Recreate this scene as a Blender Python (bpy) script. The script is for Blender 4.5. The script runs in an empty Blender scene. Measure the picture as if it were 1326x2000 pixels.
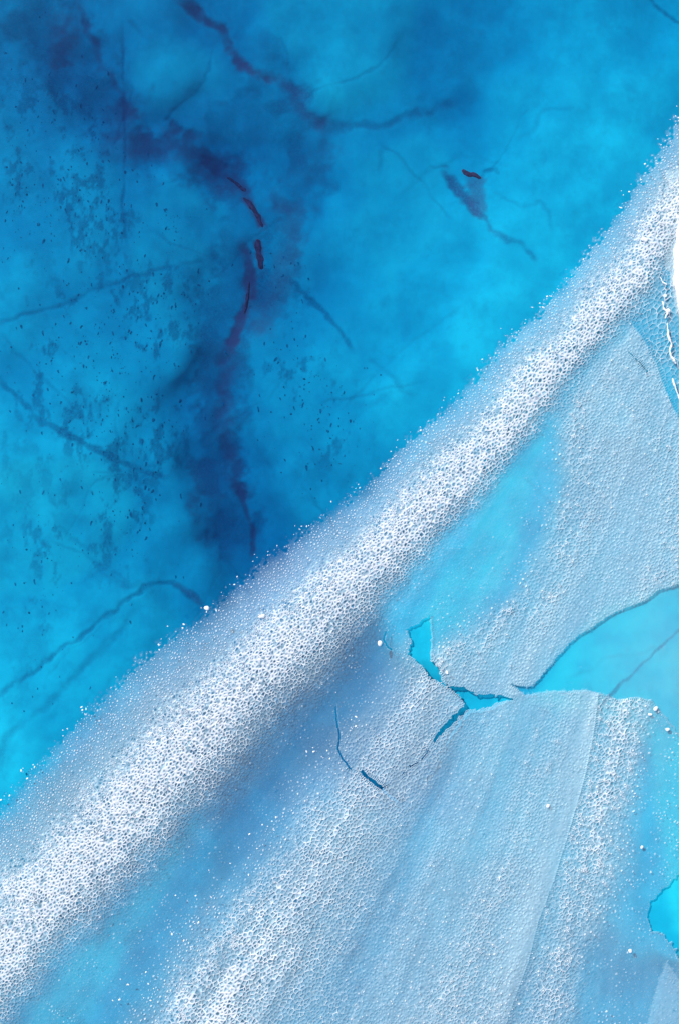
import bpy, math, random
import numpy as np
from mathutils import Vector
from mathutils.geometry import delaunay_2d_cdt

# ------------------------------------------------------------------ camera, sky, sun
H = 30.0                      # drone height above the pond, metres; 1 photo pixel = 1 cm on the water
sc = bpy.context.scene
COL = sc.collection
cam_d = bpy.data.cameras.new('camera'); cam = bpy.data.objects.new('camera', cam_d); COL.objects.link(cam)
cam.location = (0, 0, H); cam.rotation_euler = (0, 0, 0)
cam_d.sensor_fit = 'VERTICAL'; cam_d.sensor_height = 24.0; cam_d.lens = 24.0 * H / 20.0
cam_d.clip_end = 2000
sc.camera = cam

SUN_EL, SUN_AZ = math.radians(46), math.radians(-42)      # azimuth clockwise from +Y (picture up)
sd = Vector((math.sin(SUN_AZ) * math.cos(SUN_EL), math.cos(SUN_AZ) * math.cos(SUN_EL), math.sin(SUN_EL)))
w = bpy.data.worlds.new('World'); sc.world = w; w.use_nodes = True
nt = w.node_tree
sky = nt.nodes.new('ShaderNodeTexSky'); sky.sky_type = 'NISHITA'; sky.sun_disc = False
sky.sun_elevation = SUN_EL; sky.sun_rotation = SUN_AZ
bg = nt.nodes['Background']; bg.inputs['Strength'].default_value = 0.13
nt.links.new(sky.outputs[0], bg.inputs['Color'])
sun_d = bpy.data.lights.new('sun', 'SUN'); sun_d.energy = 3.8; sun_d.angle = math.radians(0.6); sun_d.color = (1.0, 0.955, 0.9)
sun = bpy.data.objects.new('sun', sun_d); COL.objects.link(sun)
sun.rotation_euler = sd.to_track_quat('Z', 'Y').to_euler(); sun.location = (-20, 20, 40)
vs = sc.view_settings
vs.view_transform = 'Standard'; vs.look = 'None'; vs.exposure = 0.22; vs.gamma = 1.0
sc.cycles.use_denoising = True
sc.cycles.transparent_max_bounces = 10
sc.cycles.max_bounces = 3; sc.cycles.diffuse_bounces = 1; sc.cycles.glossy_bounces = 1; sc.cycles.transmission_bounces = 2; sc.cycles.volume_bounces = 0

rng = np.random.default_rng(7); random.seed(7)

# ------------------------------------------------------------------ helpers
def W(px, py, z=0.0, s=1.0):
    return ((px - 663.0) / 100 * s, (1000.0 - py) / 100 * s, z)

def _hash(ix, iy, seed):
    h = (ix.astype(np.int64) * 374761393 + iy.astype(np.int64) * 668265263 + seed * 2147483647) & 0xffffffff
    h = ((h ^ (h >> 13)) * 1274126177) & 0xffffffff
    h = ((h ^ (h >> 16)) * 2246822519) & 0xffffffff
    return ((h ^ (h >> 13)) & 0xffff) / 65535.0

def vnoise(x, y, seed=0):
    ix, iy = np.floor(x), np.floor(y); fx, fy = x - ix, y - iy
    fx = fx * fx * fx * (fx * (fx * 6 - 15) + 10); fy = fy * fy * fy * (fy * (fy * 6 - 15) + 10)
    a, b = _hash(ix, iy, seed), _hash(ix + 1, iy, seed); c, d = _hash(ix, iy + 1, seed), _hash(ix + 1, iy + 1, seed)
    return (a * (1 - fx) + b * fx) * (1 - fy) + (c * (1 - fx) + d * fx) * fy

def fbm(x, y, wl, oct=4, seed=0, gain=.5):        # centred on 0, about -1..1
    t = np.zeros_like(x, dtype=float); a = 1.0; tot = 0
    for k in range(oct):
        t += a * (vnoise(x / wl + 17.3 * k, y / wl - 9.1 * k, seed + 31 * k) * 2 - 1); tot += a
        a *= gain; wl *= .5
    return t / tot * 1.6

def sstep(a, b, x):
    t = np.clip((x - a) / (b - a), 0, 1); return t * t * (3 - 2 * t)

def seg_dist(P, line, closed=False):
    L = np.asarray(line, float)
    if closed: L = np.vstack([L, L[:1]])
    best = np.full(len(P), 1e9); tpar = np.zeros(len(P)); side = np.zeros(len(P))
    n = len(L) - 1
    for i in range(n):
        a, b = L[i], L[i + 1]; d = b - a; l2 = max((d * d).sum(), 1e-9)
        t = np.clip(((P - a) @ d) / l2, 0, 1)
        q = P - (a + t[:, None] * d); dist = np.hypot(q[:, 0], q[:, 1])
        m = dist < best
        best[m] = dist[m]; tpar[m] = (i + t[m]) / n; side[m] = np.sign(d[0] * q[m, 1] - d[1] * q[m, 0])
    return best, tpar, side

def inside(P, poly):
    x, y = P[:, 0], P[:, 1]; r = np.zeros(len(P), bool); n = len(poly); j = n - 1
    for i in range(n):
        xi, yi = poly[i]; xj, yj = poly[j]
        c = (yi > y) != (yj > y)
        r ^= c & (x < (xj - xi) * (y - yi) / ((yj - yi) if yj != yi else 1e-9) + xi)
        j = i
    return r

def idw(P, pts, vals, r0, p=2.0):
    pts = np.asarray(pts, float); vals = np.asarray(vals, float)
    out = np.zeros((len(P), vals.shape[1]))
    for s in range(0, len(P), 60000):
        Q = P[s:s + 60000]
        d2 = (Q[:, None, 0] - pts[None, :, 0]) ** 2 + (Q[:, None, 1] - pts[None, :, 1]) ** 2
        wgt = 1 / (d2 + r0 * r0) ** p
        out[s:s + 60000] = (wgt @ vals) / wgt.sum(1)[:, None]
    return out

def mesh_np(name, V, loops, starts, mat, attrs=None, smooth=True):
    me = bpy.data.meshes.new(name)
    me.vertices.add(len(V)); me.vertices.foreach_set('co', np.asarray(V, np.float32).ravel())
    me.loops.add(len(loops)); me.loops.foreach_set('vertex_index', np.asarray(loops, np.int32))
    me.polygons.add(len(starts)); me.polygons.foreach_set('loop_start', np.asarray(starts, np.int32))
    me.update(calc_edges=True)
    if smooth: me.polygons.foreach_set('use_smooth', np.ones(len(starts), bool))
    for k, v in (attrs or {}).items():
        a = me.attributes.new(k, 'FLOAT', 'POINT'); a.data.foreach_set('value', np.asarray(v, np.float32))
    me.materials.append(mat); me.validate()
    return me

def obj(name, me, parent=None):
    o = bpy.data.objects.new(name, me); COL.objects.link(o)
    if parent: o.parent = parent
    return o

def tag(o, label=None, cat=None, group=None, kind=None):
    if label: o['label'] = label
    if cat: o['category'] = cat
    if group: o['group'] = group
    if kind: o['kind'] = kind
    return o

class N:                                            # small node helper
    def __init__(s, name):
        s.m = bpy.data.materials.new(name); s.m.use_nodes = True; s.t = s.m.node_tree
        for n in list(s.t.nodes): s.t.nodes.remove(n)
        s.out = s.t.nodes.new('ShaderNodeOutputMaterial')
    def n(s, typ, **kw):
        nd = s.t.nodes.new('ShaderNode' + typ)
        for k, v in kw.items():
            if k in nd.inputs: s.set(nd, k, v)
            else: setattr(nd, k, v)
        return nd
    def set(s, nd, k, v):
        if isinstance(v, bpy.types.NodeSocket): s.t.links.new(v, nd.inputs[k])
        else: nd.inputs[k].default_value = v
    def math(s, op, a, b=0.0, clamp=False):
        nd = s.t.nodes.new('ShaderNodeMath'); nd.operation = op; nd.use_clamp = clamp
        s.set(nd, 0, a); s.set(nd, 1, b); return nd.outputs[0]
    def mix(s, f, a, b):
        nd = s.t.nodes.new('ShaderNodeMix'); nd.data_type = 'RGBA'
        for i, v in ((0, f), (6, a), (7, b)):
            if isinstance(v, bpy.types.NodeSocket): s.t.links.new(v, nd.inputs[i])
            else: nd.inputs[i].default_value = v if i == 0 else (*v, 1)
        return nd.outputs[2]
    def attr(s, name):
        nd = s.t.nodes.new('ShaderNodeAttribute'); nd.attribute_name = name; return nd.outputs['Fac']
    def noise(s, scale, detail=3, rough=.55, vec=None):
        nd = s.t.nodes.new('ShaderNodeTexNoise'); nd.inputs['Scale'].default_value = scale
        nd.inputs['Detail'].default_value = detail; nd.inputs['Roughness'].default_value = rough
        if vec is None: vec = s.obj()
        s.t.links.new(vec, nd.inputs['Vector']); return nd.outputs['Fac']
    def obj(s):
        g = s.t.nodes.new('ShaderNodeNewGeometry'); return g.outputs['Position']
    def ramp(s, f, lo, hi, a=0.0, b=1.0):
        nd = s.t.nodes.new('ShaderNodeMapRange'); nd.interpolation_type = 'SMOOTHSTEP'
        s.set(nd, 0, f); s.set(nd, 1, lo); s.set(nd, 2, hi); s.set(nd, 3, a); s.set(nd, 4, b)
        return nd.outputs[0]
    def surf(s, sh): s.t.links.new(sh, s.out.inputs['Surface'])

# ------------------------------------------------------------------ materials
def mat_bed():
    k = N('blue_glacier_ice')
    n1 = k.noise(1.3, 5, .6); n2 = k.noise(6.0, 4, .6); n3 = k.noise(26.0, 2, .6)
    c = k.mix(k.ramp(n1, .35, .68), (.010, .49, .71), (.014, .61, .82))
    c = k.mix(k.ramp(n2, .46, .74, 0, .26), c, (.010, .38, .57))
    c = k.mix(k.ramp(n3, .62, .80, 0, .10), c, (.012, .34, .60))
    c = k.mix(k.math('MULTIPLY', k.attr('pale'), k.ramp(n1, .3, .65, .5, 1.0)), c, (.03, .74, .84))
    d = k.math('MULTIPLY', k.attr('dust'), k.ramp(n3, .25, .6, .65, 1.0), True)
    c = k.mix(d, c, (.012, .17, .33))
    sdm = k.math('MULTIPLY', k.attr('sediment'), k.ramp(n2, .25, .6, .7, 1.0), True)
    c = k.mix(sdm, c, (.33, .14, .28))
    b = k.n('BsdfDiffuse', Color=c)
    k.surf(b.outputs[0]); return k.m

def mat_water():
    k = N('pond_water')
    tr = k.n('BsdfTransparent'); tr.inputs[0].default_value = (1, 1, 1, 1)
    gl = k.n('BsdfGlossy', Roughness=.08)
    fr = k.n('Fresnel', IOR=1.33)
    mx = k.n('MixShader'); k.t.links.new(fr.outputs[0], mx.inputs[0])
    k.t.links.new(tr.outputs[0], mx.inputs[1]); k.t.links.new(gl.outputs[0], mx.inputs[2])
    k.surf(mx.outputs[0])
    va = k.n('VolumeAbsorption')
    sig = SIG; d = max(sig) / .98
    va.inputs['Color'].default_value = (*[1 - q / d for q in sig], 1); va.inputs['Density'].default_value = d
    k.t.links.new(va.outputs[0], k.out.inputs['Volume'])
    return k.m
SIG = (1.65, .66, .374)        # absorption per metre, red / green / blue

def mat_ice():
    k = N('frosted_skim_ice')
    fr, fi = k.attr('frost'), k.attr('film')
    f = k.ramp(fr, .06, .68); film = fi
    inv = k.math('SUBTRACT', 1.0, film)
    op = k.math('ADD', film, k.math('MULTIPLY', inv, k.math('MULTIPLY', f, .86)), True)
    c = k.mix(f, (.56, .78, .87), (.89, .915, .945))
    df = k.n('BsdfDiffuse', Color=c); gs = k.n('BsdfGlossy', Roughness=.32)
    pr = k.n('MixShader', Fac=.035); k.t.links.new(df.outputs[0], pr.inputs[1]); k.t.links.new(gs.outputs[0], pr.inputs[2])
    tl = k.n('BsdfTranslucent', Color=(.75, .87, .95, 1))
    m0 = k.n('MixShader', Fac=.22); k.t.links.new(pr.outputs[0], m0.inputs[1]); k.t.links.new(tl.outputs[0], m0.inputs[2])
    tr = k.n('BsdfTransparent'); tr.inputs[0].default_value = (.80, .91, .96, 1)
    mx = k.n('MixShader'); k.t.links.new(op, mx.inputs[0])
    k.t.links.new(tr.outputs[0], mx.inputs[1]); k.t.links.new(m0.outputs[0], mx.inputs[2])
    k.surf(mx.outputs[0]); return k.m

def mat_snow(name, col=(.88, .90, .93)):
    k = N(name)
    n1 = k.noise(9.0, 5, .65)
    c = k.mix(k.ramp(n1, .3, .75), col, tuple(q * .9 for q in col))
    pr = k.n('BsdfPrincipled', Roughness=.5); k.t.links.new(c, pr.inputs['Base Color'])
    bp = k.n('Bump', Strength=.5, Distance=.03, Height=k.noise(22.0, 5, .65)); k.t.links.new(bp.outputs[0], pr.inputs['Normal'])
    k.surf(pr.outputs[0]); return k.m

def mat_silt(name, col):
    k = N(name)
    c = k.mix(k.ramp(k.noise(18.0, 4, .6), .3, .7), col, tuple(q * 1.9 for q in col))
    b = k.n('BsdfDiffuse', Color=c); k.surf(b.outputs[0]); return k.m

M_BED, M_WATER, M_ICE = mat_bed(), mat_water(), mat_ice()
M_SNOW, M_CRUMB = mat_snow('packed_snow'), mat_snow('white_crumb_ice', (.86, .89, .93))
M_DUST = mat_silt('blue_black_dust', (.012, .15, .27)); M_SILT = mat_silt('maroon_silt', (.28, .06, .12))

# ------------------------------------------------------------------ pond bed: depth, cracks, silt
BED_S = (H + .6) / H           # a bed point at mean depth 0.6 m under photo pixel p
TONE = [(0,0,.3),(100,60,.2),(150,120,.14),(200,190,.08),(50,200,.3),(0,300,.5),(100,350,.46),(0,600,.62),(0,900,.72),(100,1000,.66),
 (0,1300,.78),(0,1500,.9),(150,1350,.74),(300,100,.36),(330,170,.44),(280,40,.3),(440,40,.2),(600,60,.45),(700,60,.52),(680,150,.58),(560,150,.3),
 (500,230,.24),(400,230,.24),(300,290,.12),(420,320,.06),(560,290,.18),(640,280,.3),(600,370,.24),(350,380,.36),(420,450,.3),(480,560,.2),
 (420,620,.2),(400,750,.2),(430,900,.1),(450,1030,.06),(490,1090,.12),(330,500,.38),(250,600,.42),(150,500,.5),(100,700,.52),(200,800,.52),
 (300,700,.45),(300,900,.46),(200,1000,.56),(300,1050,.45),(350,1130,.4),(250,1200,.62),(700,300,.46),(700,450,.52),(600,550,.38),(560,700,.44),
 (620,800,.5),(600,950,.46),(540,850,.38),(700,700,.62),(800,600,.66),(900,500,.7),(800,300,.52),(850,100,.3),(900,200,.3),(780,230,.42),
 (950,100,.42),(1000,200,.6),(1100,300,.76),(1100,450,.84),(1000,550,.88),(900,650,.88),(800,750,.78),(720,880,.62),(1200,100,.58),(1300,50,.52),
 (1250,200,.72),(1150,200,.7),(1200,350,.88),(1326,150,.68),(1180,1280,1.25),(1270,1250,1.24),(1320,1320,1.24),(1050,1350,1.12),(940,1360,.9),(820,1240,1.0),
 (1310,1480,1.2),(1290,1600,1.12),(1310,1800,1.08),(1250,1900,.75),(600,1380,.45),(480,1500,.5),(330,1720,.78),(150,1950,.88),(700,1300,.42),(680,1480,.36),(730,1520,.4),
 (1000,960,1.12),(900,1150,1.08),(1100,800,1.0),(1280,700,1.15),(700,1600,.8),(500,1850,.8),(900,1700,.9),(1100,1500,1.05),(1200,1000,.95),(250,1600,.75),(600,1200,.65),(900,880,.8),
 (-500,-300,.4),(-500,800,.6),(-500,1800,.8),(1900,0,.6),(1900,1000,1.0),(1900,2000,.9),(600,2500,.8),(600,-500,.4)]
# (polyline, half width, softness, crack depth, dust and deep-water darkening, sediment, wobble)
LINES = [  # broad leading strokes put the deep channels' darkness into the bed colour
 ([(20,10),(90,70),(150,130),(200,190),(235,240)], 50, 34, .3, .48, .04, 22),
 ([(235,275),(320,290),(400,310),(450,345),(490,390)], 34, 24, .3, .52, .06, 16),
 ([(480,420),(450,560),(430,700),(425,850),(440,1000),(485,1090)], 36, 22, .3, .56, .03, 14),
 ([(450,60),(520,140),(575,190),(595,260),(600,340),(560,420),(535,540),(505,650)], 26, 30, .3, .42, .02, 22),
 ([(400,235),(480,225),(570,240)], 30, 36, .2, .36, 0, 18),
 ([(850,30),(905,110),(900,190),(800,230)], 22, 36, .2, .28, 0, 22),
 ([(350,-10),(400,30),(430,50),(445,85),(470,115),(500,140),(545,155)], 7, 8, .25, .35, .85, 5),
 ([(545,155),(575,175),(590,215),(640,250)], 6, 12, .2, .45, .3, 6),
 ([(225,275),(330,275),(390,300),(430,325),(460,350)], 17, 22, .3, .25, .6, 8),
 ([(380,298),(430,325),(465,352),(490,378)], 8, 10, .25, .3, .85, 5),
 ([(478,378),(492,400),(505,420),(512,440)], 6, 5, .1, .3, .8, 3),
 ([(503,465),(506,490),(510,522)], 7, 5, .1, .2, .8, 2),
 ([(474,470),(484,500),(486,560),(478,605),(462,640),(442,690)], 7, 8, .2, .3, .95, 4),
 ([(442,690),(437,760),(440,850),(455,930),(475,980)], 8, 14, .3, .3, .6, 6),
 ([(460,945),(475,980),(490,1030),(492,1095)], 3, 5, .2, .3, .7, 3),
 ([(440,640),(425,760),(425,880),(445,1000),(470,1100)], 22, 40, .4, .22, .10, 12),
 ([(395,880),(405,980),(415,1060)], 14, 25, .2, .15, .15, 10),
 ([(150,-10),(170,60),(190,110),(215,140),(235,180),(242,215),(275,225)], 4, 8, .2, .35, .5, 6),
 ([(130,10),(118,80),(125,125)], 14, 24, .2, .15, .55, 8),
 ([(210,190),(225,230),(240,250)], 16, 26, .2, .25, .35, 8),
 ([(239,40),(238,150),(242,300),(240,400),(250,480)], 1.6, 3, .12, .55, 0, 2),
 ([(250,30),(268,55),(280,70)], 3, 4, .1, .4, 0, 3),
 ([(0,740),(50,790),(100,835),(140,855),(190,875),(240,905),(290,925),(335,932)], 4.5, 4, .12, .85, .0, 5),
 ([(-20,640),(100,605),(200,562),(260,540),(330,520),(400,510)], 1.8, 5, .12, .5, 0, 4),
 ([(-20,1372),(50,1322),(100,1285),(150,1250),(190,1220),(240,1180),(290,1145),(340,1140),(380,1165),(400,1185)], 2.8, 4, .15, .72, 0, 5),
 ([(60,1400),(90,1385),(150,1320),(200,1272),(240,1230),(280,1180)], 3, 7, .15, .4, 0, 5),
 ([(0,1510),(20,1440),(60,1400)], 4, 8, .12, .35, 0, 5),
 ([(340,1138),(375,1160),(398,1183)], 3.5, 4, .1, .5, .15, 2),
 ([(560,540),(600,580),(640,620),(670,655),(690,690)], 3, 4, .12, .7, 0, 5),
 ([(720,705),(760,730),(800,780)], 2.5, 6, .1, .4, 0, 5),
 ([(870,335),(880,362),(900,390),(922,412),(945,442),(978,470)], 6, 6, .3, .85, .1, 7),
 ([(915,345),(925,365),(928,400),(940,430)], 10, 9, .2, .7, .15, 8),
 ([(872,342),(882,366),(902,392),(924,416)], 2.6, 4, .1, .8, .05, 5),
 ([(930,420),(950,446),(966,458),(985,478),(1008,482),(1034,500),(1045,520)], 2.6, 5, .1, .75, 0, 6),
 ([(838,326),(850,332),(875,326)], 1.8, 3, .08, .6, 0, 3),
 ([(940,340),(965,332),(972,345)], 1.8, 3, .08, .55, 0, 3),
 ([(960,380),(985,395),(1010,408),(1050,400),(1068,425),(1070,470)], 1.8, 5, .06, .32, 0, 6),
 ([(1000,280),(1030,270),(1045,240),(1060,220),(1120,225)], 2, 6, .08, .28, 0, 6),
 ([(640,250),(700,240),(740,250),(800,225),(860,205),(890,195)], 3.5, 8, .15, .5, .05, 6),
 ([(745,290),(742,340)], 2, 4, .08, .3, 0, 3),
 ([(880,200),(905,190),(912,150),(905,60)], 10, 26, .2, .12, 0, 12),
 ([(1262,-5),(1290,25),(1330,55)], 2.2, 2.5, .12, .75, 0, 3),
 ([(1400,1155),(1326,1216),(1250,1285),(1180,1352),(1150,1385)], 2.4, 1.6, .25, .8, 0, 2),
 ([(550,395),(580,430),(565,500),(545,560),(520,620),(502,660)], 10, 18, .2, .25, .22, 12),
 ([(515,385),(570,400),(600,390)], 10, 18, .2, .2, .25, 10),
 ([(490,690),(486,780),(490,850),(520,900),(545,940)], 2.5, 7, .12, .35, 0, 6),
 ([(525,560),(505,600),(500,650)], 10, 14, .2, .3, .15, 8),
 ([(640,260),(610,310),(560,370)], 18, 32, .25, .18, .1, 14),
 ([(560,170),(600,240),(650,260)], 14, 28, .2, .15, .05, 12),
 ([(800,760),(700,800),(640,900)], 2, 8, .06, .22, 0, 8),
 ([(60,1420),(150,1450),(240,1300)], 2, 10, .06, .2, 0, 8),
 ([(250,240),(330,210),(420,190),(500,160)], 3, 12, -.1, 0, 0, 6),
 ([(1000,330),(900,300),(790,370)], 1.6, 5, .05, .2, 0, 6),
 ([(670,800),(780,690),(900,600)], 1.2, 4, .05, .25, 0, 4),
 ([(100,1000),(180,1090),(250,1140),(300,1140)], 1.6, 6, .06, .3, 0, 8),
 ([(330,520),(360,600),(350,700)], 10, 28, .1, .12, 0, 14),
 ([(150,830),(165,740),(215,640),(240,560)], 10, 26, .08, .16, 0, 16),
 ([(210,860),(270,940),(330,1000)], 12, 30, .08, .12, 0, 16),
]
_r = random.Random(31)                              # faint hairline fractures through the old ice
for _ in range(34):
    fx0, fy0, fa = _r.uniform(-20, 1150), _r.uniform(-20, 1350), _r.choice((-.75, -.6, .7, 1.0, 1.55)) + _r.gauss(0, .2)
    fl = [(fx0, fy0)]
    for _q in range(_r.randint(3, 7)):
        fa += _r.gauss(0, .22); fl.append((fl[-1][0] + math.cos(fa) * 42, fl[-1][1] + math.sin(fa) * 42))
    LINES.append((fl, _r.uniform(.7, 1.5), _r.uniform(2, 4), .05, _r.uniform(.18, .40), 0, 4))

# dust fields on the bed: centre, spread, how many clumps
CL = [(80,230,70,90,34),(110,330,80,60,40),(190,330,50,90,34),(60,430,60,60,22),(200,420,70,70,26),(170,620,60,60,30),(230,760,50,90,40),(150,740,50,70,26),(320,570,50,60,22),
 (610,780,50,60,34),(560,720,40,50,22),(650,860,40,60,22),(350,640,40,60,18),(270,870,70,50,26),(100,1060,60,60,22),(230,1040,60,70,30),(50,1220,60,80,18),(340,440,14,22,12),(560,540,40,50,16),
 (250,1000,30,60,14),(120,760,90,120,26),(300,760,60,120,26)]

FACETS = [([(1020,1360),(1150,1190),(1420,1080),(1480,1950),(1290,1800),(1255,1450)], .16), ([(1075,840),(1010,1100),(860,1290),(815,1200),(960,950)], .11),
 ([(420,1560),(300,1800),(160,2000),(40,2080),(60,1960),(330,1660)], .12),
 ([(246,120),(330,60),(440,100),(505,150),(420,190),(320,225),(258,212)], .06), ([(500,-40),(820,-40),(812,120),(760,200),(645,238),(605,205),(572,130)], .08),
 ([(250,420),(330,350),(440,400),(460,520),(420,640),(330,700),(255,560)], .06), ([(-60,930),(60,890),(190,900),(280,960),(230,1100),(80,1180),(-60,1150)], .08),
 ([(700,300),(830,250),(880,330),(860,470),(760,560),(690,440)], .07), ([(560,730),(680,720),(700,830),(640,930),(560,880)], -.04)]
def bed_fields(P):
    x, y = P[:, 0], P[:, 1]
    wx = fbm(x, y, 170, 3, 3, .4) * 22; wy = fbm(x, y, 170, 3, 9, .4) * 22
    T = idw(P + np.c_[wx, wy], [(a, b) for a, b, c in TONE], [[c] for a, b, c in TONE], 42)[:, 0]
    T += fbm(x, y, 200, 4, 21, .5) * .06
    pale = np.zeros(len(P))
    for poly, lift in FACETS:                     # paler, bubblier ice between the seams
        pd, _, _ = seg_dist(P + np.c_[wx, wy] * .5, poly, True); ins = inside(P + np.c_[wx, wy] * .5, poly)
        pale = np.maximum(pale, lift * 5 * sstep(-10, 22, np.where(ins, pd, -pd)))
    depth = 2.20 - 2.1 * T + np.maximum(0, .34 - T) * .5
    # broad scalloped relief of the ice bed, rounded lobes between seams
    depth += fbm(x + wx * 2, y + wy * 2, 420, 2, 40) * .08
    dust = np.clip(fbm(x, y, 70, 5, 77, .62) - .05, 0, 1) * (.30 * sstep(760, 330, x) + .06)
    fld = np.zeros(len(P))
    for cx, cy, sx_, sy_, n_ in CL: fld += np.exp(-((x - cx) / (sx_ * 1.25)) ** 2 - ((y - cy) / (sy_ * 1.25)) ** 2) * min(1, n_ / 26)
    fld = np.clip(fld, 0, 1)
    sm = fbm(x * 1.35, y * .8, 26, 4, 78, .7) + .5 * fbm(x, y, 90, 2, 79)
    dust = 1 - (1 - dust) * (1 - .60 * fld * sstep(.28, .85, sm)) * (1 - .10 * sstep(.1, .8, sm))
    sed = np.zeros(len(P))
    fx = fbm(x, y, 26, 4, 51); fy = fbm(x, y, 26, 4, 52)
    nb = fbm(x, y, 34, 3, 53); ng = fbm(x, y, 9, 3, 54)
    for line, hw, soft, dd, du, se, wob in LINES:
        L = np.asarray(line, float); m = hw + soft + wob * 2 + 6
        sel = np.nonzero((x > L[:, 0].min() - m) & (x < L[:, 0].max() + m) & (y > L[:, 1].min() - m) & (y < L[:, 1].max() + m))[0]
        if not len(sel): continue
        Q = P[sel] + np.c_[fx[sel], fy[sel]] * wob
        d, t, _ = seg_dist(Q, L); soft = soft * 1.25
        hwv = hw * (1 + .55 * nb[sel] + .25 * ng[sel])
        f = 1 - sstep(hwv - soft * .35, hwv + soft, d)
        f *= sstep(-.02, .10, t) * sstep(1.02, .90, t) * .85 + .15
        f *= np.clip(1 + .45 * nb[sel], .2, 1.2)
        depth[sel] += dd * f * (.16 if hw < 9 else .05)
        dust[sel] = 1 - (1 - dust[sel]) * (1 - np.clip(du * .8 * f, 0, 1))  # mask holds dust as well as the deep channels' painted darkness
        sed[sel] = 1 - (1 - sed[sel]) * (1 - np.clip(se * f, 0, 1))
    return np.clip(depth / 2.2, .05, 2), np.clip(dust, 0, 1), np.clip(sed, 0, 1), np.clip(pale, 0, 1)

def axis(core, far):
    step = 4.0; a = [core[-1]]; s = step
    while a[-1] < far: s *= 1.35; a.append(a[-1] + s)
    b = [core[0]]; s = step
    while b[-1] > -far: s *= 1.35; b.append(b[-1] - s)
    return np.r_[b[:0:-1], core, a[1:]]
def graded(lo, mid, hi, s1, s2): return np.r_[np.arange(lo, mid, s1), np.arange(mid, hi, s2)]
gx, gy = axis(graded(-30, 740, 1356, 2.4, 3.4), 30000), axis(graded(-30, 1260, 2030, 2.4, 4.5), 30000)
GX, GY = np.meshgrid(gx, gy); P = np.c_[GX.ravel(), GY.ravel()]
dep, dus, sed, pal = bed_fields(P)
nx, ny = len(gx), len(gy)
V = np.c_[(P[:, 0] - 663) / 100 * BED_S, (1000 - P[:, 1]) / 100 * BED_S, -dep]
i, j = np.meshgrid(np.arange(nx - 1), np.arange(ny - 1)); a = (j * nx + i).ravel()
Q = np.c_[a + nx, a + nx + 1, a + 1, a]
bed = obj('pond_bed', mesh_np('pond_bed', V, Q.ravel(), np.arange(len(Q)) * 4, M_BED, {'dust': dus, 'sediment': sed, 'pale': pal}))
tag(bed, 'smooth blue glacier ice bed under the pond with dark seams', kind='structure')
DEPG = dep.reshape(ny, nx)
def bed_z(px, py):
    ix = min(max(np.searchsorted(gx, px) - 1, 0), nx - 2); iy = min(max(np.searchsorted(gy, py) - 1, 0), ny - 2)
    u = (px - gx[ix]) / (gx[ix + 1] - gx[ix]); v = (py - gy[iy]) / (gy[iy + 1] - gy[iy])
    return -((DEPG[iy, ix] * (1 - u) + DEPG[iy, ix + 1] * u) * (1 - v) + (DEPG[iy + 1, ix] * (1 - u) + DEPG[iy + 1, ix + 1] * u) * v)

R = 280.0
wv = [(-R, -R, -6), (R, -R, -6), (R, R, -6), (-R, R, -6), (-R, -R, 0), (R, -R, 0), (R, R, 0), (-R, R, 0)]
me = bpy.data.meshes.new('pond_water'); me.from_pydata(wv, [], [(3, 2, 1, 0), (4, 5, 6, 7), (0, 1, 5, 4), (1, 2, 6, 5), (2, 3, 7, 6), (3, 0, 4, 7)])
me.materials.append(M_WATER)
tag(obj('pond_water', me), 'clear turquoise to deep blue meltwater filling the pond', kind='structure')

# ------------------------------------------------------------------ skim ice: one shared net of cells, split into plates
UP = [(1750,-420),(1500,-60),(1326,212),(1270,300),(1200,408),(1120,508),(1040,608),(975,665),(910,742),(820,825),(740,905),(640,990),(520,1077),
      (440,1150),(340,1225),(250,1300),(150,1398),(60,1490),(0,1560),(-200,1790),(-420,2050)]
LO = [(1750,60),(1500,290),(1330,480),(1275,580),(1190,655),(1090,800),(960,935),(870,1040),(760,1155),(660,1270),(540,1405),(430,1535),
      (330,1645),(220,1760),(100,1880),(10,1990),(-200,2230),(-420,2500)]
z1 = lambda L: [(600 + a / 1.8264, 1100 + b / 1.8264) for a, b in L]
HOLE_Y = z1([(355,235),(395,212),(435,185),(442,260),(435,340),(468,375),(480,425),(510,438),(555,440),(600,466),(650,466),(690,468),(745,487),
             (690,494),(640,515),(575,524),(545,546),(500,592),(470,617),(455,637),(446,625),(480,580),(520,540),(550,515),(560,498),(530,465),
             (490,437),(430,402),(405,362),(358,325),(370,280)])
HOLE_R = z1([(725,431),(780,440),(800,438),(825,410),(850,380),(890,330),(930,290),(965,255),(1020,225),(1080,182),(1140,155),(1200,135),(1250,95),
             (1326,75)]) + [(1500,1090),(1750,1100),(1750,1560),(1450,1520),(1330,1440),(1296,1398)] + z1([(1225,490),(1170,476),(1110,487),(1050,466),(990,451),(930,455),
             (870,455),(820,462),(775,470),(748,448)])
FRAG = [(742,1258),(760,1268),(795,1276),(822,1300),(868,1340),(907,1373),(895,1387),(860,1424),(846,1446),(800,1500),(745,1538),(718,1519),(705,1505),
        (685,1500),(660,1478),(662,1430),(655,1379),(690,1310)]
NUB = [(752,1238),(765,1226),(795,1228),(801,1250),(795,1274),(770,1270),(752,1258)]
STRIPE = [(1167,1356),(1160,1420),(1140,1520),(1105,1640),(1080,1720),(1050,1800),(1030,1880),(1000,1960),(960,2080),(880,2350)]
CORNER = [(1300,1878),(1326,1915),(1460,2120),(1500,2350),(1150,2350),(1262,2000),(1281,1925)]
BRASH_L = [(1228,628),(1258,668),(1280,710),(1296,755),(1312,795),(1335,840),(1420,960)]
BRASH = [(1275,580),(1296,520),(1330,480),(1500,290),(1750,60),(1750,900),(1420,960),(1335,840),(1312,795),(1296,755),(1280,710),(1258,668),(1228,628)]
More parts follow.
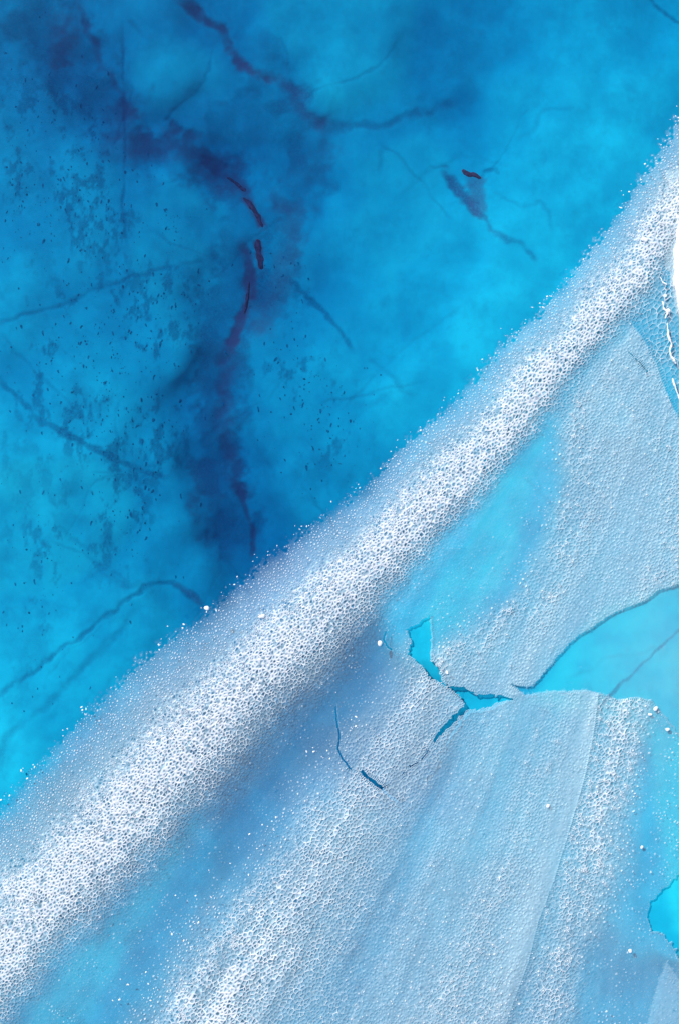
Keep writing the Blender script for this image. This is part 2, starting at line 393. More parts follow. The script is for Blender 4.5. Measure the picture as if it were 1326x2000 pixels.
UPPER = [(1750,-500),(700,1140),(745,1228),(752,1238),(800,1232),(838,1202),(842,1290),(880,1340),(1000,1360),(1050,1330),(1140,1200),(1750,1100)]
BAY = [(1268,1762),(1262,1790),(1272,1818),(1292,1822),(1312,1850),(1340,1900),(1500,1990),(1750,1950),(1750,1500),(1420,1600),(1330,1700)]
# open hairline cracks (polyline, half width)
CRACKS = [([(655,1381),(657,1407),(663,1434),(660,1464),(668,1481),(685,1502)], 1.9), ([(706,1506),(718,1519),(732,1529),(746,1538)], 3.3),
          ([(834,1468),(825,1480)], 1.4), ([(814,1489),(802,1496)], 1.4), ([(788,1508),(784,1513)], 1.2), ([(758,1533),(751,1536)], 1.0),
          ([(752,1236),(749,1250),(757,1263),(766,1270)], 1.8), ([(1228,690),(1248,708),(1262,726)], .9), ([(846,1446),(855,1430)], 1.6)]
U_K = [-.02, .03, .08, .15, .25, .35, .45, .55, .66, .78, .88, 1.0, 1.1]
U_FILM = [.0, .04, .13, .25, .38, .48, .50, .46, .45, .44, .37, .26, .19]
U_FROST = [.14, .26, .36, .46, .60, .78, .95, 1.04, 1.02, .90, .70, .46, .28]
U_CELL = [4.6, 4.6, 4.6, 4.8, 5, 5.6, 6.3, 7.0, 7.2, 7, 6.8, 6.8, 7]
U_DOT = [1, 1, 1, 1, .85, .55, .28, .10, .03, 0, 0, 0, 0]
# plates: everything streams out of one point beyond the upper right, so the ice is set out by the angle of its streaks
FAN = (1400., 420.)
LOW_T  = [13.2, 15, 16.5, 18, 20, 22, 24, 26, 28, 31, 33, 34.5, 36, 37.5, 39, 41, 44]
LOW_FI = [.48, .44, .40, .39, .38, .35, .33, .34, .40, .42, .39, .32, .22, .14, .12, .14, .2]
LOW_FR = [.24, .28, .36, .40, .30, .24, .26, .38, .52, .57, .54, .44, .30, .14, .05, .07, .2]
LOW_DT = [.3, .3, .2, .1, .2, .3, .3, .1, 0, 0, 0, .3, .9, 1, .6, .2, 0]
UPP_T  = [-10, 0, 5, 10, 15, 20, 24, 27, 29.5, 31, 32.5, 35, 38, 40, 42, 44]
UPP_FI = [.44, .44, .40, .38, .42, .44, .42, .39, .35, .26, .18, .14, .13, .14, .17, .2]
UPP_FR = [.35, .38, .30, .36, .26, .26, .36, .46, .44, .32, .20, .10, .08, .12, .18, .22]

def band_u(P):
    d1, t1, s1 = seg_dist(P, UP); d2, t2, s2 = seg_dist(P, LO)
    d1 = np.where(s1 < 0, d1, -d1); d2 = np.where(s2 > 0, d2, -d2)       # positive inside the band
    return d1 / np.maximum(d1 + d2, 1e-3), d1, d2

def ice_fields(P):
    x, y = P[:, 0], P[:, 1]
    nz = fbm(x, y, 130, 4, 201)
    u, d1, d2 = band_u(P + np.c_[fbm(x, y, 60, 3, 211), fbm(x, y, 60, 3, 212)] * 7)
    bu = u + nz * .035
    B = np.c_[np.interp(bu, U_K, U_FILM), np.interp(bu, U_K, U_FROST), np.interp(bu, U_K, U_CELL), np.interp(bu, U_K, U_DOT)]
    th = np.degrees(np.arctan2(FAN[0] - x, np.maximum(y - FAN[1], 1))); rho = np.hypot(x - FAN[0], y - FAN[1])
    tw = th + fbm(x, y, 90, 3, 221) * .7
    st = fbm(th * 13, rho / 34, 9, 3, 231, .7) * .65 + fbm(th * 13, rho / 26, 38, 2, 232) * .65       # long streaks
    F = np.zeros((len(P), 4))
    ylow = np.interp(y, [1340, 1500, 1750, 2000], [.78, .92, 1.08, 1.25])
    F[:, 0] = np.interp(tw, LOW_T, LOW_FI); F[:, 1] = np.interp(tw, LOW_T, LOW_FR) * ylow; F[:, 3] = np.interp(tw, LOW_T, LOW_DT)
    F[:, 2] = np.interp(F[:, 1], [0, .3, .7], [6.6, 7, 8.2])
    sx = np.interp(y, [p[1] for p in STRIPE], [p[0] for p in STRIPE]); dl = sx - x
    pale = sstep(75, 8, dl) * (dl > 0) * sstep(1990, 1850, y) * (y > 1330)
    F[:, 0] = F[:, 0] * (1 - pale) + .56 * pale; F[:, 1] = F[:, 1] * (1 - pale) + .12 * pale
    # speckled strip on the right of the straight edge
    rs = (dl <= 0) & (y > 1345); q = -dl[rs] + fbm(x[rs], y[rs], 80, 3, 241) * 14; ys = y[rs]
    wid = np.interp(ys, [1360, 1450, 1600, 1700, 1800, 1900, 2000], [135, 125, 120, 135, 150, 170, 190])
    qq = q / wid
    F[rs, 0] = np.interp(qq, [0, .2, .5, .75, 1.0, 1.4, 2], [.30, .32, .35, .30, .20, .13, .10])
    F[rs, 1] = np.interp(qq, [0, .2, .5, .75, 1.0, 1.3], [.44, .50, .58, .46, .20, .05])
    F[rs, 3] = np.interp(qq, [0, .5, .8, 1.0], [.2, .1, .5, 1]); F[rs, 2] = 7.8
    lowr = sstep(1780, 1880, ys) * sstep(.45, .75, qq); F[rs, 0] = F[rs, 0] * (1 - lowr) + .20 * lowr; F[rs, 1] = F[rs, 1] * (1 - lowr) + .06 * lowr
    # streaked plate above the opening
    upm = inside(P, UPPER); tu = tw[upm] + 31.5 - np.interp(y[upm], [700, 790, 860, 950, 1050, 1160, 1250, 1320], [48, 43, 35.5, 30.5, 28.5, 29, 33, 37.5])
    F[upm, 0] = np.interp(tu, UPP_T, UPP_FI); F[upm, 1] = np.interp(tu, UPP_T, UPP_FR); F[upm, 2] = np.interp(F[upm, 1], [0, .3, .6], [6.6, 7, 8.4])
    F[upm, 3] = np.interp(tu, [20, 29, 31, 33, 36], [.15, .1, .6, .8, .3])
    F[:, 0] *= 1 + .22 * sstep(.15, .33, F[:, 0])
    F[:, 0] *= 1 + .24 * st; F[:, 1] *= 1.1 * (1 + .40 * st + .08 * nz)
    F[:, 1] = np.maximum(F[:, 1], .19 + .10 * fbm(x, y, 45, 3, 251) + .06 * st)
    cm = inside(P, CORNER); F[cm] = [.40, .16, 7, .6]
    bm = inside(P, BRASH); F[bm, 0] = .20 + .12 * nz[bm]; F[bm, 1] = .42 + .2 * nz[bm]; F[bm, 2] = 12; F[bm, 3] = 0
    k = sstep(.95, 1.17, bu)[:, None]
    O = B * (1 - k) + F * k
    hr = inside(P, HOLE_R); O[hr, 0] = (.03 + .13 * sstep(1060, 1330, x[hr])) * (1 + .4 * nz[hr]); O[hr, 1] = .10; O[hr, 2] = 9; O[hr, 3] = .9
    O[:, 0] = np.clip(O[:, 0], 0, .8); O[:, 1] = np.clip(O[:, 1], 0, 1.1)
    return O, u

def classify(P):
    u, d1, d2 = band_u(P); x, y = P[:, 0], P[:, 1]
    c = np.full(len(P), 3)                                         # 3 lower plate
    c[u < 0] = -1; c[(u >= 0) & (u < 1.0)] = 1                      # 1 ridge
    below = u >= 1.0
    # upper right plate: above the open crack
    upper = inside(P, UPPER)
    c[below & upper] = 2
    sx = np.interp(y, [p[1] for p in STRIPE], [p[0] for p in STRIPE])
    c[below & (x > sx) & (y > 1340)] = 4
    c[below & inside(P, CORNER)] = 5
    c[below & inside(P, FRAG)] = 6; c[below & inside(P, NUB)] = 7
    c[inside(P, BRASH) & (d2 < 0)] = 8
    c[inside(P, HOLE_R)] = 9
    for h in (HOLE_Y, BAY): c[inside(P, h)] = -1
    for line, hw in CRACKS:
        L = np.asarray(line)
        s = np.nonzero((x > L[:, 0].min() - 8) & (x < L[:, 0].max() + 8) & (y > L[:, 1].min() - 8) & (y < L[:, 1].max() + 8))[0]
        if len(s):
            d, _, _ = seg_dist(P[s], L); c[s[d < hw]] = -1
    return c

# seeds: rows set on both sides of every edge first, then darts with a size that follows the frost
MX0, MX1, MY0, MY1 = -220, 1546, -220, 2220
seeds = []; grid = {}
GS = 6.0
def try_add(x, y, r, force=False):
    gx_, gy_ = int(x // GS), int(y // GS); q = int(r // GS) + 1
    if not force:
        for a in range(gx_ - q, gx_ + q + 1):
            for b in range(gy_ - q, gy_ + q + 1):
                for (sx_, sy_) in grid.get((a, b), ()):
                    if (sx_ - x) ** 2 + (sy_ - y) ** 2 < r * r: return
    grid.setdefault((gx_, gy_), []).append((x, y)); seeds.append((x, y))
def rows(line, offs, step, jit, closed=False):
    L = np.asarray(line, float)
    if closed: L = np.vstack([L, L[:1]])
    pos = 0.0
    for a, b in zip(L[:-1], L[1:]):
        d = b - a; l = float(np.hypot(*d)); d = d / max(l, 1e-6); n = np.array([-d[1], d[0]])
        while pos < l:
            c = a + d * pos; wob = rng.normal(0, jit)
            for o in offs:
                q = c + n * (o + wob) + d * rng.normal(0, .3)
                if MX0 < q[0] < MX1 and MY0 < q[1] < MY1: try_add(q[0], q[1], step * .55)
            pos += step
        pos -= l
for line, hw in CRACKS: rows(line, (0, -2 * hw - .4, 2 * hw + .4), 3.6, .5)
for h in (HOLE_Y, HOLE_R): rows(h, (-2.2, 2.2), 4.2, 1.1, True)
for h in (FRAG, NUB): rows(h, (-2.2, 2.2), 4.6, .8, True)
rows(BAY, (-2.5, 2.5), 5, 1.2, True); rows(CORNER, (-2.2, 2.2), 4.6, .5, True)
rows(STRIPE, (-2.4, 2.4), 4.8, .4); rows(BRASH_L, (-2.6, 2.6), 5, 1)
cand = np.c_[rng.uniform(MX0, MX1, 430000), rng.uniform(MY0, MY1, 430000)]
cu, cd1, cd2 = band_u(cand); cand = cand[cd1 > -14]
CF, _ = ice_fields(cand)
out = (cand[:, 0] < -12) | (cand[:, 0] > 1338) | (cand[:, 1] < -12) | (cand[:, 1] > 2012)
rad = CF[:, 2] * .80 * rng.uniform(.62, 1.32, len(cand)) * np.where(out, 2.2, 1.0)
cc = classify(cand)
for (x, y), r, c in zip(cand, rad, cc): try_add(x, y, r if c >= 0 else max(r, 9))
S = np.array(seeds)
# stretch: cells are longer along the run of the frost
AN = math.radians(52); SQ = .66
ex, ey = np.array([math.cos(AN), -math.sin(AN)]), np.array([math.sin(AN), math.cos(AN)])
def fwd(P): return np.c_[P @ ex * SQ, P @ ey]
def inv(P): return np.outer(P[:, 0] / SQ, ex) + np.outer(P[:, 1], ey)
D = fwd(S)
res = delaunay_2d_cdt([Vector(p) for p in D], [], [], 0, 1e-6)
DV = np.array([v[:] for v in res[0]]); T = np.array([f for f in res[2] if len(f) == 3])
A, Bq, Cq = DV[T[:, 0]], DV[T[:, 1]], DV[T[:, 2]]
d = 2 * (A[:, 0] * (Bq[:, 1] - Cq[:, 1]) + Bq[:, 0] * (Cq[:, 1] - A[:, 1]) + Cq[:, 0] * (A[:, 1] - Bq[:, 1]))
d = np.where(np.abs(d) < 1e-9, 1e-9, d)
a2, b2, c2 = (A ** 2).sum(1), (Bq ** 2).sum(1), (Cq ** 2).sum(1)
CC = np.c_[(a2 * (Bq[:, 1] - Cq[:, 1]) + b2 * (Cq[:, 1] - A[:, 1]) + c2 * (A[:, 1] - Bq[:, 1])) / d,
           (a2 * (Cq[:, 0] - Bq[:, 0]) + b2 * (A[:, 0] - Cq[:, 0]) + c2 * (Bq[:, 0] - A[:, 0])) / d]
cen = (A + Bq + Cq) / 3
far = np.hypot(*(CC - cen).T) > 14; CC[far] = cen[far]
KP = inv(CC); SP = inv(DV)                                   # corner points, cell centres (photo pixels)
vi = T.ravel(); ti = np.repeat(np.arange(len(T)), 3)
ang = np.arctan2(CC[ti, 1] - DV[vi, 1], CC[ti, 0] - DV[vi, 0])
o_ = np.lexsort((ang, vi)); vi, ti = vi[o_], ti[o_]
cell_start = np.searchsorted(vi, np.arange(len(DV))); cell_end = np.searchsorted(vi, np.arange(len(DV)), 'right')
cls = classify(SP)
edge = (SP[:, 0] < MX0 + 20) | (SP[:, 0] > MX1 - 20) | (SP[:, 1] < MY0 + 20) | (SP[:, 1] > MY1 - 20)
cls[edge | (cell_end - cell_start < 3)] = -1
CFv, CU = ice_fields(SP); KF, KU = ice_fields(KP)
# the frothy upper margin breaks up into loose cells
u_, d1_, _ = band_u(SP)
marg = (cls == 1) & (d1_ < 26); thin = rng.uniform(0, 1, len(SP)) > sstep(-2, 26, d1_) * .9 + .12
cls[marg & thin] = -1

def base_z(P, u):
    x, y = P[:, 0], P[:, 1]
    h = np.sin(np.pi * np.clip(u / 1.12, 0, 1)) ** 1.3
    z = .03 + .07 * h * (1 + .15 * fbm(x, y, 240, 2, 301))
    z += sstep(.9, 1.2, u) * (.006 * fbm(x, y, 160, 3, 302))
    return z
KZ = base_z(KP, KU); SZ = base_z(SP, CU)
kn = np.clip(rng.normal(1, .42, len(KP)), .15, 2.0)               # uneven frost from corner to corner
k_patch = 1 + .25 * fbm(KP[:, 0], KP[:, 1], 34, 3, 401)
PLATES = {
 1: ('ice_ridge', 'long humped diagonal band of white honeycomb frost crossing the whole pond', 'ice ridge'),
 2: ('ice_plate', 'pale skim ice plate with upright streaks, above the open water, at right', 'ice plate'),
 3: ('ice_plate', 'largest skim ice plate, cellular and blue grey, filling the bottom middle', 'ice plate'),
 4: ('ice_plate', 'strongly speckled skim ice strip on the right of the pale straight edge', 'ice plate'),
 5: ('ice_plate', 'small pale wedge of ice in the bottom right corner', 'ice plate'),
 6: ('ice_plate', 'broken loose triangular ice plate enclosed by the curved dark cracks', 'ice plate'),
 7: ('ice_plate', 'tiny rounded smooth ice fragment at the top of the forked crack', 'ice plate'),
 9: ('clear_ice', 'almost clear turquoise ice skin with a dark straight seam, beside the forked crack', 'clear ice'),
 8: ('brash_ice', 'ragged thin half melted ice between the honeycomb ridge and the white snow', 'brash ice')}
GRP = {2: 1, 3: 1, 4: 1, 5: 1, 6: 1, 7: 1}
nc = len(SP)
isdot = rng.uniform(0, 1, nc) < CFv[:, 3]
film_c, frost_c, size_c = CFv[:, 0], np.clip(CFv[:, 1], 0, 1.1), CFv[:, 2]
core = sstep(.62, .98, frost_c)
wall_c = np.clip((.16 + .18 * frost_c + .30 * core) * rng.uniform(.6, 1.5, nc), .08, .84)
wall_c = np.where(isdot, rng.uniform(.34, .62, nc), wall_c)
amp = frost_c * rng.choice([.3, .5, .8, 1.1, 1.4, 1.8], nc)
rf_c = np.where(isdot, np.minimum(amp, .62), np.where(rng.uniform(0, 1, nc) < .03 + .22 * core, np.minimum(.42, frost_c * rng.uniform(.15, .5, nc)), 0.0))
quiet = (cls == 9) & (rng.uniform(0, 1, nc) < .93); rf_c[quiet] = 0
pit_c = np.clip(film_c * np.where(core > .3, rng.choice([.25, .7, 1.1, 1.5, 2.0], nc), rng.uniform(.86, 1.14, nc)), 0, .9)
rel_c = np.where(cls == 9, .1, 1.0) * size_c * .01 * np.clip(.2 + 2.2 * frost_c, 0, 1)
# entries: one per (cell, corner)
ec, ek = vi, ti
nxt = np.arange(len(ec)) + 1; last = cell_end[ec] - 1 == np.arange(len(ec)); nxt[last] = cell_start[ec][last]
mean = np.zeros((nc, 2)); cntc = np.maximum(cell_end - cell_start, 1)
np.add.at(mean, ec, KP[ek]); mean /= cntc[:, None]
ctrc = SP + (mean - SP) * .6
k_fr = KF[:, 1] * kn * k_patch; k_dk = KF[:, 3]
k_h = KF[:, 2] * .01 * .31 * np.clip(k_fr * 1.15, .03, 1.1) * (1 - .75 * k_dk)
k_att = k_fr * (1 - .97 * k_dk) - .2 * k_dk
gk = ek.astype(np.int64) * len(KP) + ek[nxt]; gr = ek[nxt].astype(np.int64) * len(KP) + ek
so = np.argsort(gk); pos = np.clip(np.searchsorted(gk[so], gr), 0, len(gk) - 1); nb_e = so[pos]
nb_cls = np.where(gk[nb_e] == gr, cls[ec[nb_e]], -1)              # what lies across each cell edge
def xyz(P, z): return np.c_[(P[:, 0] - 663) / 100, (1000 - P[:, 1]) / 100, z]
def build_plate(pid):
    E = np.nonzero(cls[ec] == pid)[0]
    if not len(E): return
    c, k = ec[E], ek[E]; n = len(E)
    loc = np.full(len(ec), -1); loc[E] = np.arange(n); nx_ = loc[nxt[E]]
    uk, kinv = np.unique(k, return_inverse=True); m = len(uk)
    w1 = wall_c[c][:, None]; w2 = (w1 + (1 - w1) * .52)
    r1 = KP[k] * (1 - w1) + ctrc[c] * w1; r2 = KP[k] * (1 - w2) + ctrc[c] * w2
    dz = rel_c[c]; dt = isdot[c]
    zb = SZ[c] * .5 + KZ[k] * .5
    z1_ = np.where(dt, zb - dz * .02, zb + dz * .04); z2_ = np.where(dt, SZ[c] + dz * .34 * np.clip(rf_c[c] * 1.6, 0, 1), SZ[c] - dz * .12)
    f1 = np.where(dt, rf_c[c] * .25 - .05, rf_c[c] + np.where(frost_c[c] > .5, 0.02, 0)); f2 = rf_c[c]
    V = np.vstack([xyz(KP[uk], KZ[uk] + k_h[uk] * np.where(pid == 9, .1, 1)), xyz(r1, z1_), xyz(r2, z2_)])
    fr = np.r_[k_att[uk], f1, f2]; fi = np.r_[KF[uk, 0], (pit_c[c] + KF[k, 0]) / 2, pit_c[c]]
    i = np.arange(n); A0, A1 = kinv, kinv[nx_]; B0, B1 = m + i, m + nx_; C0, C1 = m + n + i, m + n + nx_
    Q = np.vstack([np.c_[A1, A0, B0, B1], np.c_[B1, B0, C0, C1]])
    if pid != 1:                                     # broken rim: carry the free edges down to the water
        free = (nb_cls[E] < 0) | ((nb_cls[E] == 9) & (pid != 9)); fa, fb = A0[free], A1[free]
        uq, inv_ = np.unique(np.r_[fa, fb], return_inverse=True); q0 = len(V); nf = len(fa)
        fr[fa] = np.maximum(fr[fa], .36); fr[fb] = np.maximum(fr[fb], .36)
        low = V[uq].copy(); low[:, 2] = -.006
        V = np.vstack([V, low]); fr = np.r_[fr, fr[uq] * .6]; fi = np.r_[fi, fi[uq]]
        Q = np.vstack([Q, np.c_[fa, fb, q0 + inv_[nf:], q0 + inv_[:nf]]])
    name, label, cat = PLATES[pid]
    ctr = Vector((float(V[:, 0].mean()), float(V[:, 1].mean()), 0)); off = np.array(ctr)
    root = obj(name, None); root.location = ctr
    tag(root, label, cat, 'skim ice plates' if pid in GRP else None)
    net = obj('frost_net', mesh_np('frost_net', V - off, Q.ravel(), np.arange(len(Q)) * 4, M_ICE, {'frost': fr, 'film': fi}), root); net['kind'] = 'stuff'
    # film: the floor of every cell, reversed for upward normals
    st = np.nonzero(np.r_[True, c[1:] != c[:-1]])[0]; cnt_ = np.diff(np.r_[st, n])
    rv = np.repeat(st + cnt_ - 1, cnt_) - (i - np.repeat(st, cnt_))
    flm = obj('ice_film', mesh_np('ice_film', xyz(r2, z2_) - off, rv, st, M_ICE, {'frost': f2, 'film': pit_c[c]}), root); flm['kind'] = 'stuff'
    return root
for pid in PLATES: build_plate(pid)

# ------------------------------------------------------------------ snow, slush, crumbs
def grid_mesh(name, nu, nv, fn, mat, closed=False):
    V = [fn(a / (nu - 1), b / (nv if closed else nv - 1)) for a in range(nu) for b in range(nv)]; F = []
    for a in range(nu - 1):
        for b in range(nv if closed else nv - 1):
            b2_ = (b + 1) % nv
            F.append((a * nv + b, a * nv + b2_, (a + 1) * nv + b2_, (a + 1) * nv + b))
    me = bpy.data.meshes.new(name); me.from_pydata(V, [], F); me.materials.append(mat)
    me.polygons.foreach_set('use_smooth', [True] * len(F)); me.update(); return me
def n1(x, y, wl, seed, o=4): return float(fbm(np.array([float(x)]), np.array([float(y)]), wl, o, seed)[0])

def bank():
    nu, nv = 90, 110
    U, Vv = np.meshgrid(np.linspace(0, 1, nu), np.linspace(0, 1, nv), indexing='ij'); U, Vv = U.ravel(), Vv.ravel()
    px, py = 1300 + 330 * U ** 1.4, 330 + 370 * Vv
    ell = 1 - ((Vv - .5) / .5) ** 2
    lx = 1308 + (1 - ell) * 60 + fbm(py, py * 0, 40, 4, 501) * 4            # the left shore line of the bank
    h = sstep(-4, 50, px - lx) * .45 + sstep(40, 240, px - lx) * .45
    z = -.08 + sstep(-4, 8, px - lx) * .12 + h * sstep(0, .5, ell) + fbm(px, py, 50, 4, 502) * .04 * sstep(0, 40, px - lx) * ell
    z = np.where(ell < .06, -.12, z)
    V = np.c_[(px - 663) / 100, (1000 - py) / 100, z]
    i, j = np.meshgrid(np.arange(nu - 1), np.arange(nv - 1), indexing='ij'); a = (i * nv + j).ravel()
    Q = np.c_[a, a + 1, a + nv + 1, a + nv]
    return mesh_np('snow_bank', V, Q.ravel(), np.arange(len(Q)) * 4, M_SNOW)
o = obj('snow_bank', bank()); tag(o, 'smooth white snow bank rising from the water at the right edge', 'snow bank')

def slush(line, rad, label):
    L = np.array(line, float); n = 16 * (len(L) - 1)
    t = np.linspace(0, len(L) - 1, n); C = np.c_[np.interp(t, range(len(L)), L[:, 0]), np.interp(t, range(len(L)), L[:, 1])]
    for _ in range(6): C[1:-1] = (C[:-2] + C[1:-1] * 2 + C[2:]) / 4
    C += np.c_[fbm(C[:, 0], C[:, 1], 9, 3, 511), fbm(C[:, 0], C[:, 1], 9, 3, 512)] * 1.6
    Tn = np.gradient(C, axis=0); Tn /= np.hypot(Tn[:, 0], Tn[:, 1])[:, None]
    rr = rad * (1 + .5 * fbm(C[:, 0], C[:, 1], 8, 3, 513)) * np.minimum(1, np.minimum(np.arange(n), np.arange(n)[::-1]) / 4 + .15)
    def f(u, v):
        q = min(int(round(u * (n - 1))), n - 1); a = v * 2 * math.pi
        p = C[q] + np.array([-Tn[q, 1], Tn[q, 0]]) * math.cos(a) * rr[q]
        return W(p[0], p[1], .07 + math.sin(a) * rr[q] * .011)
    o = obj('slush_ridge', grid_mesh('slush_ridge', n, 8, f, M_CRUMB, True)); tag(o, label, 'slush', 'slush ridges at the snow bank')
slush([(1290,588),(1294,600),(1301,612),(1296,622)], 1.8, 'short hooked white slush ridge, topmost below the snow bank')
slush([(1301,632),(1302,648),(1309,671),(1306,690),(1312,702),(1317,712)], 1.7, 'longest wavy white slush ridge below the snow bank at right')
slush([(1310,738),(1314,750),(1319,766),(1326,782),(1334,796)], 1.5, 'lowest white slush ridge, running out at the right edge')
slush([(1286,540),(1292,552),(1300,558)], 1.3, 'small slush ridge touching the lower end of the snow bank')

def lump(name, seed, mat, flat=.7, rough=.25, sub=2):
    import bmesh
    bm = bmesh.new(); bmesh.ops.create_icosphere(bm, subdivisions=sub, radius=1.0); R_ = random.Random(seed)
    ph = [(R_.uniform(-2, 2), R_.uniform(-2, 2), R_.uniform(-2, 2), R_.uniform(0, 6)) for _ in range(7)]
    for v in bm.verts:
        k = 1 + rough * sum(math.sin(v.co.x * a * 1.6 + v.co.y * b * 1.6 + v.co.z * c + d) for a, b, c, d in ph) / 2.6
        v.co *= k; v.co.z *= flat
    me = bpy.data.meshes.new(name); bm.to_mesh(me); bm.free(); me.materials.append(mat); 
    me.polygons.foreach_set('use_smooth', [True] * len(me.polygons)); return me
CR = [lump('ice_crumb', 60 + q, M_CRUMB, .7, .28) for q in range(5)]
def crumb(px, py, r, label, group=None, stretch=1.0):
    P1 = np.array([[px, py]], float); c_ = classify(P1)[0]
    z = float(base_z(P1, band_u(P1)[0])[0]) if c_ >= 0 else .0
    o = obj('ice_crumb', random.choice(CR)); o.location = W(px, py, z + r * .004)
    s_ = r * .01; o.scale = (s_ * stretch, s_, s_ * .8); o.rotation_euler = (0, 0, random.uniform(0, 6.28))
    tag(o, label, 'ice crumb', group); return o
SPECIAL = [(513,1203,5.5,'bright white ice chip stuck on the honeycomb ridge above its middle'),(741,1256,5,'white ice chip beside the short crack left of the forked opening'),
 (1069,1573,4.5,'white crumb sitting on the pale smooth side of the largest plate'),(1252,1654,4,'lone pale crumb in turquoise water right of the speckled strip'),
 (1229,1856,4.5,'white crumb on the dark blue ice near the bottom right corner'),(405,1188,4.5,'bright crumb where the dark seam meets the ridge margin'),
 (1297,578,3.5,'round white crumb below the snow bank'),(1303,608,4.5,'largest white lump beside the hooked slush ridge'),
 (1279,1384,4.5,'white crumb on the upper right tip of the speckled strip'),(1268,1395,3.5,'small white crumb just left of the strip tip'),(1302,1424,3.5,'small crumb floating right of the strip tip'),
 (872,1313,3.5,'small white crumb at the lower left tip of the streaked plate'),(1255,470,6,'white ice lump in the coarse cells near the snow bank')]
for px, py, r_, lb in SPECIAL: crumb(px, py, r_, lb)
UPA = np.array(UP, float); seg = np.hypot(*np.diff(UPA, axis=0).T); cum = np.r_[0, np.cumsum(seg)]
cnt = 0
while cnt < 150:
    t = random.uniform(0, cum[-1]); px = np.interp(t, cum, UPA[:, 0]); py = np.interp(t, cum, UPA[:, 1])
    off = random.gauss(8, 8); px += off * .74; py += off * .67
    if not (2 < px < 1324 and 2 < py < 1998): continue
    crumb(px, py, random.choice((.6, .7, .8, .9, 1.1, 1.6)), 'tiny white ice crumb on the ridge margin, ' + ('lower left third of the ridge' if px < 420 else 'middle third below the dark seam' if px < 880 else 'upper right third near the snow bank'), 'crumbs along the ridge margin', random.uniform(1, 1.5)); cnt += 1
cnt = 0
DOTL = np.array([(690,1420),(600,1560),(520,1640),(430,1730),(330,1860),(235,1990)], float); ds = np.r_[0, np.cumsum(np.hypot(*np.diff(DOTL, axis=0).T))]
while cnt < 60:
    t = random.uniform(0, ds[-1]); px = np.interp(t, ds, DOTL[:, 0]) + random.gauss(-8, 26); py = np.interp(t, ds, DOTL[:, 1]) + random.gauss(0, 26)
    if classify(np.array([[px, py]]))[0] not in (3, 6) or not (2 < px < 1324 and 2 < py < 1998): continue
    crumb(px, py, random.choice((.8, 1.0, 1.3, 1.8)), 'tiny white ice crumb on the blue trough beside the largest plate', 'crumbs along the blue trough', random.uniform(1, 1.6)); cnt += 1

# ------------------------------------------------------------------ dust and silt on the pond bed
DM = [lump('dust_clump', 90 + q, M_DUST, .25, .42, 2) for q in range(6)]
sp = []
for cx, cy, sx_, sy_, n_ in CL:
    for _ in range(int(n_ * 2.3)):
        px, py = random.gauss(cx, sx_), random.gauss(cy, sy_)
        if not (3 < px < 1320 and 3 < py < 1990): continue
        if band_u(np.array([[px, py]]))[1][0] > -12: continue
        sp.append((px, py, random.choice((.5, .6, .7, .8, 1.0, 1.2, 1.6, 2.2)), random.uniform(1.0, 2.6)))
sp.sort(key=lambda q: -q[2] * q[3])
for px, py, r_, st in sp[:230]:
    o = obj('dust_clump', random.choice(DM)); o.location = W(px, py, bed_z(px, py) + .002, BED_S)
    o.scale = (r_ * .01, r_ * .01 * st, .01); o.rotation_euler = (0, 0, random.gauss(0, .35))
    tag(o, 'small dark blue dust clump on the pond bed, ' + ('right of the long purple seam' if px > 470 else 'in the speckled field at upper left' if py < 520 else 'in the speckled field at middle left' if py < 960 else 'near the lower left seams'), 'dust clump', 'dust clumps on the pond bed')
vv, lo, stt = [], [], []
bv = np.array([v.co[:] for v in lump('dust', 99, M_DUST, .25, .42, 1).vertices]); bf = [list(p.vertices) for p in bpy.data.meshes['dust'].polygons]
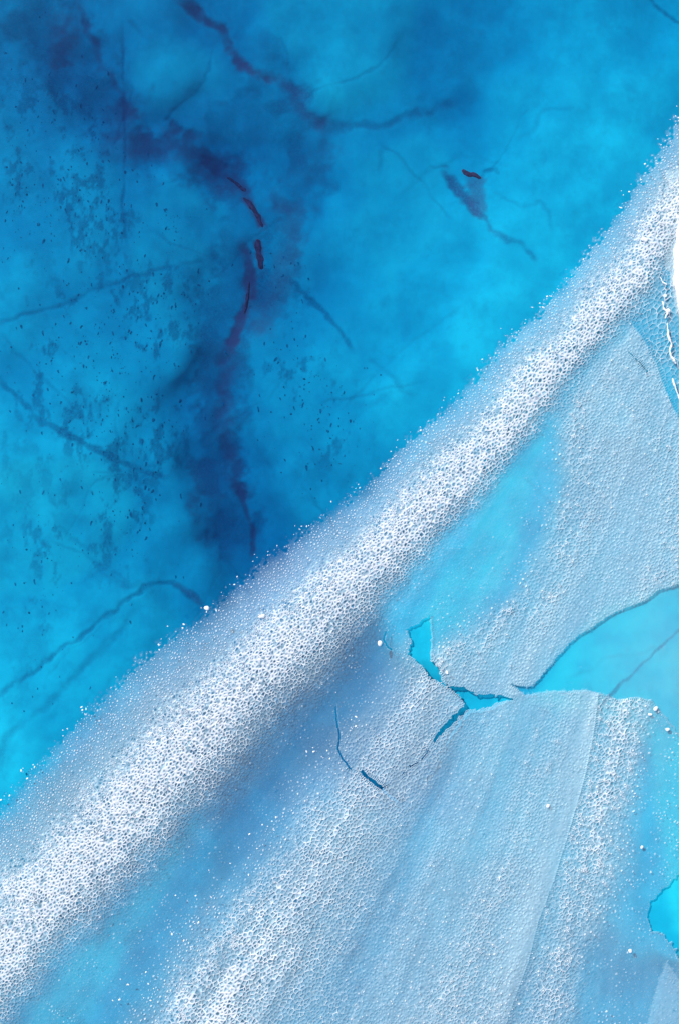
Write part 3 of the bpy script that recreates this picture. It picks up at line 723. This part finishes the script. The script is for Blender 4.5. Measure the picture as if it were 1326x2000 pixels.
for px, py, r_, st in sp[230:]:
    c = np.array(W(px, py, bed_z(px, py) + .002, BED_S)); k = len(vv) * len(bv); vv.append(bv * (r_ * .01, r_ * .01 * st, .01) + c)
    for f in bf: stt.append(len(lo)); lo += [q + k for q in f]
if vv:
    o = obj('fine_dust', mesh_np('fine_dust', np.vstack(vv), lo, stt, M_DUST)); tag(o, 'fine dark dust specks strewn over the blue pond bed', 'dust', kind='stuff')

M_SILT2 = mat_silt('black_maroon_silt', (.13, .05, .09))
def silt(line, hw, label, mat=None):
    L = np.array(line, float); n = 12 * (len(L) - 1)
    t = np.linspace(0, len(L) - 1, n); C = np.c_[np.interp(t, range(len(L)), L[:, 0]), np.interp(t, range(len(L)), L[:, 1])]
    for _ in range(8): C[1:-1] = (C[:-2] + C[1:-1] * 2 + C[2:]) / 4
    Tn = np.gradient(C, axis=0); Tn /= np.hypot(Tn[:, 0], Tn[:, 1])[:, None]; N_ = np.c_[-Tn[:, 1], Tn[:, 0]]
    q = np.arange(n) / (n - 1); env = np.sqrt(np.clip(1 - (2 * q - 1) ** 4, 0, 1)) + .03
    wl = hw * env * np.clip(1 + .45 * fbm(C[:, 0], C[:, 1], 12, 3, 601), .2, 2); wr = hw * env * np.clip(1 + .45 * fbm(C[:, 0], C[:, 1], 12, 3, 602), .2, 2)
    def f(u, v):
        k = min(int(round(u * (n - 1))), n - 1); a = -1 + 2 * v
        p = C[k] + N_[k] * a * (wl[k] if a < 0 else wr[k])
        return W(p[0], p[1], bed_z(p[0], p[1]) - .006 + .03 * (1 - a * a) * min(1, env[k]), BED_S)
    o = obj('silt_streak', grid_mesh('silt_streak', n, 9, f, mat or M_SILT)); tag(o, label, 'silt streak', 'maroon silt streaks')
silt([(474,380),(489,396),(502,418),(514,442)], 5, 'dark maroon silt streak, slanting, on the bend of the long purple seam')
silt([(502,463),(505,490),(511,524)], 6.5, 'upright oval maroon silt streak right of the purple seam')
silt([(486,545),(484,575),(476,612)], 3.2, 'thin upright dark maroon silt streak, lowest of the three')
silt([(440,336),(462,352),(480,368)], 4, 'maroon silt streak on the upper arm of the purple seam')
silt([(900,334),(912,344),(922,344),(938,352)], 5.5, 'small almost black patch of silt heading the slanted dark seam', M_SILT2)
